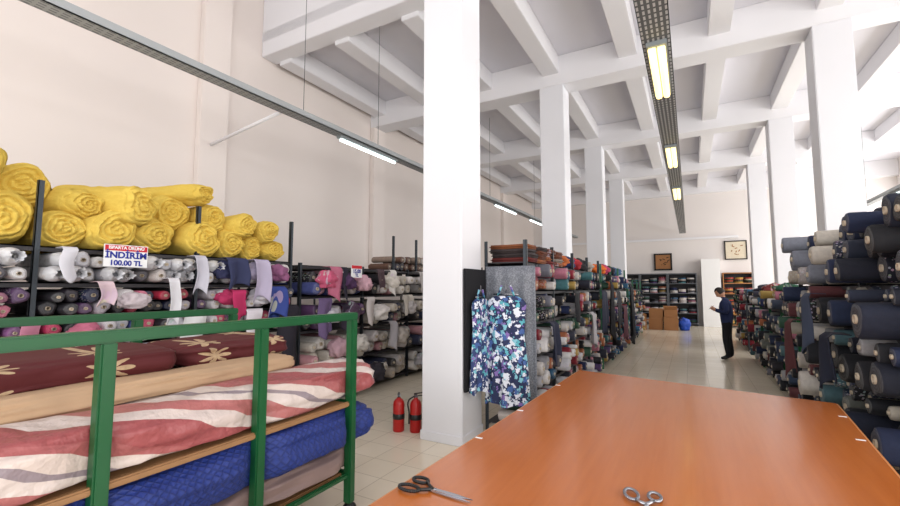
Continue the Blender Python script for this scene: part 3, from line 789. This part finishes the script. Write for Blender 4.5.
# ------------------------------------------------------------------ green cart
CX0, CX1, CY0, CY1 = -3.6, -2.2, -.65, 2.46
cart = empty('fabric_cart', ((CX0+CX1)/2, (CY0+CY1)/2, 0)); tag(cart, 'green painted steel cart frame loaded with large fabric rolls', 'cart')
def L3(x, y, z): return (x-(CX0+CX1)/2, y-(CY0+CY1)/2, z)
def cbox(name, lo, hi, mat, bv=.008): return box(name, L3(*lo), L3(*hi), mat, cart, bv)
s = .031
for x in (CX0, CX1):
    for y in (-.62, .15, .92, 1.69, 2.46):
        cbox('post', (x-s, y-s, .12), (x+s, y+s, 1.42), M['green'])
    cbox('top_rail', (x-s-.002, CY0-.05, 1.415), (x+s+.002, CY1+s, 1.47), M['green'])
for z in (.33, .83):
    for x in (CX0, CX1): 
        cbox('side_rail', (x-.015, CY0, z-.035), (x+.015, CY1, z), M['green'] if z < .5 else M['plank'])
    cbox('end_rail', (CX0, CY1-.02, z-.05), (CX1, CY1+.02, z), M['green'])
cbox('wooden_deck', (CX0+.03, CY0, .80), (CX1-.016, CY1-.04, .826), M['plank'])
cbox('wooden_deck', (CX0+.03, CY0, .30), (CX1-.03, CY1-.04, .33), M['plank'])
for x in (CX0, CX1):
    for y in (-.62, 2.46):
        bm = bmesh.new(); cyl_between(bm, L3(x-.02, y, .06), L3(x+.02, y, .06), .06, 20)
        mkobj('caster_wheel', bm_mesh('caster_wheel', bm, [M['black']], True), cart)

def bolt(name, x, z, rx, rz, y0, y1, mat, label, seed, sq=2.0, wob=.10, end=.12, cat='fabric roll', pinch=()):
    ns, nl = 56, 70; verts = []; faces = []; uvs = []
    of = Vector((seed*5.7, seed*2.1, 0)); yc = (y0+y1)/2
    for j in range(nl+1):
        t_ = j/nl; y = (t_-.5)*(y1-y0)
        d = min(t_, 1-t_)*(y1-y0)
        k = 1 if d > end else math.sqrt(max(0.0, 1-(1-d/end)**2))*.6+.4
        if j in (0, nl): k = .3
        for i in range(ns):
            a = 2*math.pi*i/ns
            ca, sa = math.cos(a), math.sin(a)
            px = math.copysign(abs(ca)**(2/sq), ca); pz = math.copysign(abs(sa)**(2/sq), sa)
            n = 1+wob*noise.noise(Vector((ca*1.2, sa*1.2, y*2.0))+of)+wob*.8*noise.noise(Vector((ca*4, sa*4, y*1.6))+of)-wob*.6*abs(noise.noise(Vector((ca*3, sa*3, y*5))+of))
            xx = px*rx*k*n
            for pp in pinch:
                g = math.exp(-((y+yc-pp)/.09)**2)
                lim = (-2.24-x)
                if xx > lim: xx = xx+(lim-xx)*g
            verts.append((xx, y, pz*rz*k*n)); uvs.append((y, i/ns))
    for j in range(nl):
        for i in range(ns):
            q = (i+1) % ns; faces.append((j*ns+i, j*ns+q, (j+1)*ns+q, (j+1)*ns+i))
    faces.append(tuple(range(ns))[::-1]); faces.append(tuple(nl*ns+i for i in range(ns)))
    me = mesh_from(name, verts, faces, [mat], True)
    uv = me.uv_layers.new(name='UVMap')
    for p in me.polygons:
        vi = list(p.vertices)
        wrap = any(v % ns == ns-1 for v in vi) and any(v % ns == 0 for v in vi)
        for li, v in zip(p.loop_indices, vi):
            uu, vv = uvs[v]
            if wrap and v % ns == 0: vv = 1.0
            uv.data[li].uv = (uu, vv)
    o = mkobj(name, me, None, (x, (y0+y1)/2, z))
    tag(o, label, cat); return o
PN = (.15, .92, 1.69, 2.46)
bolt('fabric_roll', -2.39, .96, .22, .125, -.6, 2.76, M['stripe'], 'dusty red, cream and grey striped satin roll in the cart', 1, 3.0, .17, pinch=PN)
bolt('fabric_roll', -2.64, 1.11, .15, .065, -.6, 2.25, M['tan'], 'tan velvet fabric roll lying in the cart', 2, 2.6, .18)
bolt('fabric_roll', -2.77, .93, .15, .09, -.6, 2.3, M['cream'], 'cream fabric roll underneath in the cart', 15)
bolt('fabric_roll', -3.06, 1.22, .36, .08, -.6, 1.55, M['damask'], 'burgundy damask fabric with beige leaf motifs in the cart', 3, 3.8, .08)
bolt('fabric_roll', -3.06, 1.21, .35, .08, 1.58, 2.38, M['damask'], 'burgundy damask fabric end with beige leaf motifs in the cart', 13, 3.4, .12)
bolt('fabric_roll', -3.20, .98, .27, .14, -.6, 2.2, M['mauve'], 'mauve fabric roll underneath in the cart', 8, 2.6)
bolt('fabric_roll', -2.37, .655, .26, .135, -.6, 2.74, M['quilt'], 'dark royal blue quilted fabric roll on the lower deck', 6, 2.8, .16, .25, pinch=PN)
bolt('fabric_roll', -2.40, .43, .22, .09, -.6, 2.55, M['mauve'], 'mauve brown satin fabric roll on the lower deck', 7, 2.6, .16, pinch=PN)
bolt('fabric_roll', -2.98, .50, .26, .15, -.6, 2.35, M['navy'], 'navy fabric roll on the lower deck of the cart', 9, 2.6)

# ------------------------------------------------------------------ cutting table
TZ = .85
quad = [(-1.10, .3), (.56, .3), (.86, 3.99), (-.98, 4.37)]
tc = Vector((-.15, 2.2, 0))
tb = empty('cutting_table', tc); tag(tb, 'large glossy orange wooden cutting table', 'table')
def slab(name, q, z0, z1, mat, bevel=.01):
    bm = bmesh.new()
    vs = [bm.verts.new((x-tc.x, y-tc.y, z0)) for x, y in q]; vt = [bm.verts.new((x-tc.x, y-tc.y, z1)) for x, y in q]
    bm.faces.new(vs[::-1]); bm.faces.new(vt)
    for i in range(4): j = (i+1) % 4; bm.faces.new((vs[i], vs[j], vt[j], vt[i]))
    if bevel: bmesh.ops.bevel(bm, geom=bm.edges[:], offset=bevel, segments=3, affect='EDGES')
    return mkobj(name, bm_mesh(name, bm, [mat]), tb)
slab('tabletop', quad, TZ-.035, TZ, M['table'], .006)
def inset(q, d):
    c = Vector((sum(p[0] for p in q)/4, sum(p[1] for p in q)/4)); return [tuple(Vector(p)+(c-Vector(p)).normalized()*d) for p in q]
slab('edge_band', [(x*1.0+(-.012 if x < 0 else .012), y+(.012 if y > 1 else -.012)) for x, y in quad], TZ-.04, TZ-.006, M['tedge'], .004)
slab('apron', inset(quad, .2), TZ-.16, TZ-.04, M['plank'], .003)
for p in inset(quad, .22): box('leg', (p[0]-tc.x-.04, p[1]-tc.y-.04, 0), (p[0]-tc.x+.04, p[1]-tc.y+.04, TZ-.1), M['plank'], tb)
for (x, y, r) in [(-1.02, 2.15, 0), (-1.005, 2.75, 0), (-.985, 3.6, 0), (.755, 3.1, .05), (.8, 3.6, .05)]:
    o = box('tape_mark', (-.02, -.008, 0), (.02, .008, .0012), M['white'], None, 0); o.location = (x, y, TZ+.0008); o.rotation_euler = (0, 0, r)
    tag(o, 'small white tape mark stuck on the table edge', 'tape', 'tape marks on the table')

def scissors(loc, rotz, opening, hm, label, L=.28):
    e = empty('scissors', loc, (0, 0, rotz)); tag(e, label, 'scissors')
    for s in (-1, 1):
        a = s*opening
        bl = L*.55
        verts = [(-.02, -.009, 0), (bl*.5, -.008, 0), (bl, 0, 0), (bl*.5, .009, 0), (-.02, .009, 0)]
        vt = [(x, y, .004) for x, y, z in verts]
        faces = [(4, 3, 2, 1, 0), (5, 6, 7, 8, 9)]+[(i, (i+1) % 5, 5+(i+1) % 5, 5+i) for i in range(5)]
        mkobj('blade', mesh_from('blade', verts+vt, faces, [M['chrome']]), e, (0, 0, .006+s*.0022), (0, 0, a))
        bm = bmesh.new()
        hx, hy = -L*.33, -s*.03*1.2
        pts = []
        R0 = (.045, .024) if s > 0 else (.036, .022)
        n = 28
        for i in range(n):
            th = 2*math.pi*i/n; pts.append(Vector((hx+R0[0]*math.cos(th), hy+R0[1]*math.sin(th), .010)))
        for i in range(n): cyl_between(bm, pts[i], pts[(i+1) % n], .0065, 8)
        cyl_between(bm, (-.012, 0, .010), (hx+R0[0]*.95, hy+s*.004, .010), .0075, 8, .0065)
        mkobj('handle', bm_mesh('handle', bm, [hm], True), e, (0, 0, 0), (0, 0, a))
    bm = bmesh.new(); cyl_between(bm, (0, 0, .002), (0, 0, .015), .007, 12)
    mkobj('pivot_screw', bm_mesh('pivot_screw', bm, [M['chrome']], True), e)
scissors((-.905, 1.505, TZ+.0015), -.06, .04, M['black'], 'large tailor scissors with black handles on the table', .30)
scissors((-.17, 1.77, TZ+.0015), -1.35, .06, M['chrome'], 'steel scissors lying on the orange table', .26)

# ------------------------------------------------------------------ fire extinguishers
def extinguisher(x, y, rot):
    e = empty('fire_extinguisher', (x, y, 0), (0, 0, rot)); tag(e, 'red fire extinguisher standing on the floor by the column', 'fire extinguisher', 'fire extinguishers by the column')
    lathe('cylinder_body', [(0, 0), (.062, 0), (.067, .012), (.067, .30), (.06, .335), (.04, .36), (.022, .37), (.022, .385), (0, .385)], M['red'], 24, e)
    lathe('label_band', [(.0675, .14), (.0685, .141), (.0685, .20), (.0675, .201)], M['black'], 24, e)
    box('valve', (-.018, -.018, .38), (.018, .018, .42), M['chrome'], e)
    box('lever_handle', (-.012, -.09, .425), (.012, .02, .435), M['black'], e, .003)
    box('carry_handle', (-.012, -.08, .395), (.012, .0, .405), M['black'], e, .003)
    cu = bpy.data.curves.new('hose', 'CURVE'); cu.dimensions = '3D'; cu.bevel_depth = .009; sp = cu.splines.new('BEZIER')
    P = [(0, .02, .40), (0, .09, .36), (0, .085, .22), (0, .085, .1)]
    sp.bezier_points.add(3)
    for q, p in zip(sp.bezier_points, P): q.co = p; q.handle_left_type = q.handle_right_type = 'AUTO'
    cu.materials.append(M['black']); curve_mesh('hose', cu, e)
extinguisher(-3.02, 4.2, .6); extinguisher(-2.83, 4.27, 2.6)

# ------------------------------------------------------------------ person
def skin_mesh(name, V, E, rad, root, levels=2):
    me = bpy.data.meshes.new(name); me.from_pydata(V, E, []); o = bpy.data.objects.new(name, me); COL.objects.link(o)
    md = o.modifiers.new('s', 'SKIN'); md.use_smooth_shade = True; md.branch_smoothing = .3
    for i, r in enumerate(rad):
        d = me.skin_vertices[0].data[i]; d.radius = r if isinstance(r, tuple) else (r, r); d.use_root = (i == root)
    md2 = o.modifiers.new('u', 'SUBSURF'); md2.levels = levels; md2.render_levels = levels
    dg = bpy.context.evaluated_depsgraph_get(); dg.update()
    out = bpy.data.meshes.new_from_object(o.evaluated_get(dg), depsgraph=dg)
    bpy.data.objects.remove(o); return out
V = [(0, 0, .90), (0, 0, 1.05), (.015, 0, 1.22), (.02, 0, 1.34), (.045, 0, 1.42), (.07, 0, 1.47),
     (0, .10, .82), (.03, .11, .48), (-.01, .12, .10), (.07, .13, .05), (.15, .135, .035),
     (0, -.10, .82), (.0, -.11, .48), (-.06, -.11, .10), (.02, -.12, .05), (.10, -.125, .035),
     (.02, .19, 1.33), (-.02, .26, 1.08), (.18, .17, 1.13), (.25, .12, 1.17),
     (.02, -.19, 1.33), (-.01, -.27, 1.07), (.15, -.19, 1.10), (.22, -.13, 1.13)]
E = [(0, 1), (1, 2), (2, 3), (3, 4), (4, 5), (0, 6), (6, 7), (7, 8), (8, 9), (9, 10), (0, 11), (11, 12), (12, 13), (13, 14), (14, 15),
     (3, 16), (16, 17), (17, 18), (18, 19), (3, 20), (20, 21), (21, 22), (22, 23)]
rad = [(.16, .19), (.17, .19), (.175, .2), (.14, .17), .062, .054, .11, .082, .06, .046, .032, .11, .082, .06, .046, .032,
       .088, .072, .046, .03, .088, .072, .046, .03]
body = skin_mesh('person_body', V, E, rad, 0)
bm = bmesh.new(); bm.from_mesh(body)
hm = Matrix.Translation((.115, 0, 1.54)) @ Matrix.Rotation(.65, 4, 'Y')
r_ = bmesh.ops.create_uvsphere(bm, u_segments=24, v_segments=18, radius=1)
for v in r_['verts']:
    p = v.co; x, y, z = p.x*.1, p.y*.08, p.z*.118
    if z < 0: y *= 1+.25*z/.115; x = x*(1+.15*z/.115)+.008*(-z/.115)
    if abs(y) < .016 and x > .06 and -.045 < z < .0: x += .018
    if abs(abs(y)-.03) < .014 and x > .05 and .0 < z < .03: x -= .008
    if x > .05 and -.075 < z < -.055 and abs(y) < .03: x += .004
    v.co = hm @ Vector((x, y, z))
for s in (-1, 1):
    r_ = bmesh.ops.create_icosphere(bm, subdivisions=2, radius=1)
    for v in r_['verts']: v.co = hm @ Vector((v.co.x*.018, s*.08+v.co.y*.008, v.co.z*.03-.005))
def chain(pts, r0):
    for i in range(len(pts)-1): cyl_between(bm, pts[i], pts[i+1], r0*(1-.12*i), 8, r0*(1-.12*(i+1)))
for base, s in ((Vector((.25, .12, 1.17)), -1), (Vector((.22, -.13, 1.13)), 1)):
    for k in range(4):
        o_ = Vector((0, 0, .024-.016*k)); L_ = (.075, .082, .076, .06)[k]
        chain([base+o_, base+o_+Vector((L_*.55, s*.008, 0)), base+o_+Vector((L_*.8, s*.03, 0)), base+o_+Vector((L_*.7, s*.05, 0))], .009)
    chain([base+Vector((-.01, 0, .02)), base+Vector((.02, s*.02, .05)), base+Vector((.05, s*.035, .055))], .01)
me = bm_mesh('person', bm, [M['skin'], M['jacket'], M['dark'], M['black']], True)
for p in me.polygons:
    c = p.center
    if c.z < .075: p.material_index = 3
    elif c.z < .84 and not (c.x > .17): p.material_index = 2
    elif c.z < 1.44 and not (c.x > .205 and c.z < 1.25): p.material_index = 1
    else: p.material_index = 0
PX, PY, PA = .72, 11.97, math.pi-.12
per = mkobj('person', me, None, (PX, PY, 0), (0, 0, PA))
tag(per, 'person in navy blue jacket standing, head bowed over a phone', 'person')
bm = bmesh.new(); r_ = bmesh.ops.create_uvsphere(bm, u_segments=24, v_segments=16, radius=1)
kill = []
for v in r_['verts']:
    p = v.co.copy(); v.co = hm @ Vector((p.x*.108-.006, p.y*.09, p.z*.123+.008))
    if p.x > .35 and p.z < .55 or p.z < -.45: kill.append(v)
bmesh.ops.delete(bm, geom=kill, context='VERTS')
mkobj('hair', bm_mesh('hair', bm, [M['hair']], True), per)
for s in (-1, 1):
    bm = bmesh.new(); r_ = bmesh.ops.create_icosphere(bm, subdivisions=2, radius=.009)
    for v in r_['verts']: v.co = hm @ (v.co+Vector((.087, s*.03, .012)))
    mkobj('eye', bm_mesh('eye', bm, [M['black']], True), per)
ph = box('mobile_phone', (-.004, -.036, -.07), (.004, .036, .07), M['black'], None, .003)
rm = Matrix.Rotation(PA, 4, 'Z')
ph.location = Vector((PX, PY, 0)) + (rm @ Vector((.295, .06, 1.19))); ph.rotation_euler = (0, -.9, PA)
tag(ph, 'black mobile phone held in the hand of the person', 'phone')

# ------------------------------------------------------------------ lights
def area(loc, rot, sx, sy, e, col=(1, 1, 1)):
    l = bpy.data.lights.new('window_light', 'AREA'); l.shape = 'RECTANGLE'; l.size = sx; l.size_y = sy; l.energy = e; l.color = col
    o = bpy.data.objects.new('window_light', l); COL.objects.link(o); o.location = loc; o.rotation_euler = rot
for i, (a, b_) in enumerate(wins):
    area((XR-.05, (a+b_)/2, 3.1), (0, math.pi/2, 0), 4.0, b_-a, 190 if i < 3 else 250, (1, .985, .965))  # lamps added out of view along the right wall, stronger towards the back
area((0, -2.7, 2.6), (math.pi/2, 0, 0), 12, 4.6, 400, (1, .975, .945))  # broad lamp added behind the camera, no window modelled there
w = bpy.data.worlds.new('World'); scene.world = w; w.use_nodes = True
w.node_tree.nodes['Background'].inputs[0].default_value = (.94, .96, 1, 1); w.node_tree.nodes['Background'].inputs[1].default_value = .9

# ------------------------------------------------------------------ camera
cam = bpy.data.cameras.new('camera'); cam.sensor_width = 36; cam.lens = 430/900*36; cam.clip_start = .05
co_ = bpy.data.objects.new('camera', cam); COL.objects.link(co_)
co_.location = (0, 0, 1.65); co_.rotation_euler = (math.radians(90+4.65), 0, math.radians(29.1))
scene.camera = co_
scene.view_settings.view_transform = 'Standard'
scene.view_settings.exposure = 0
print('ROLLS', len(specs))
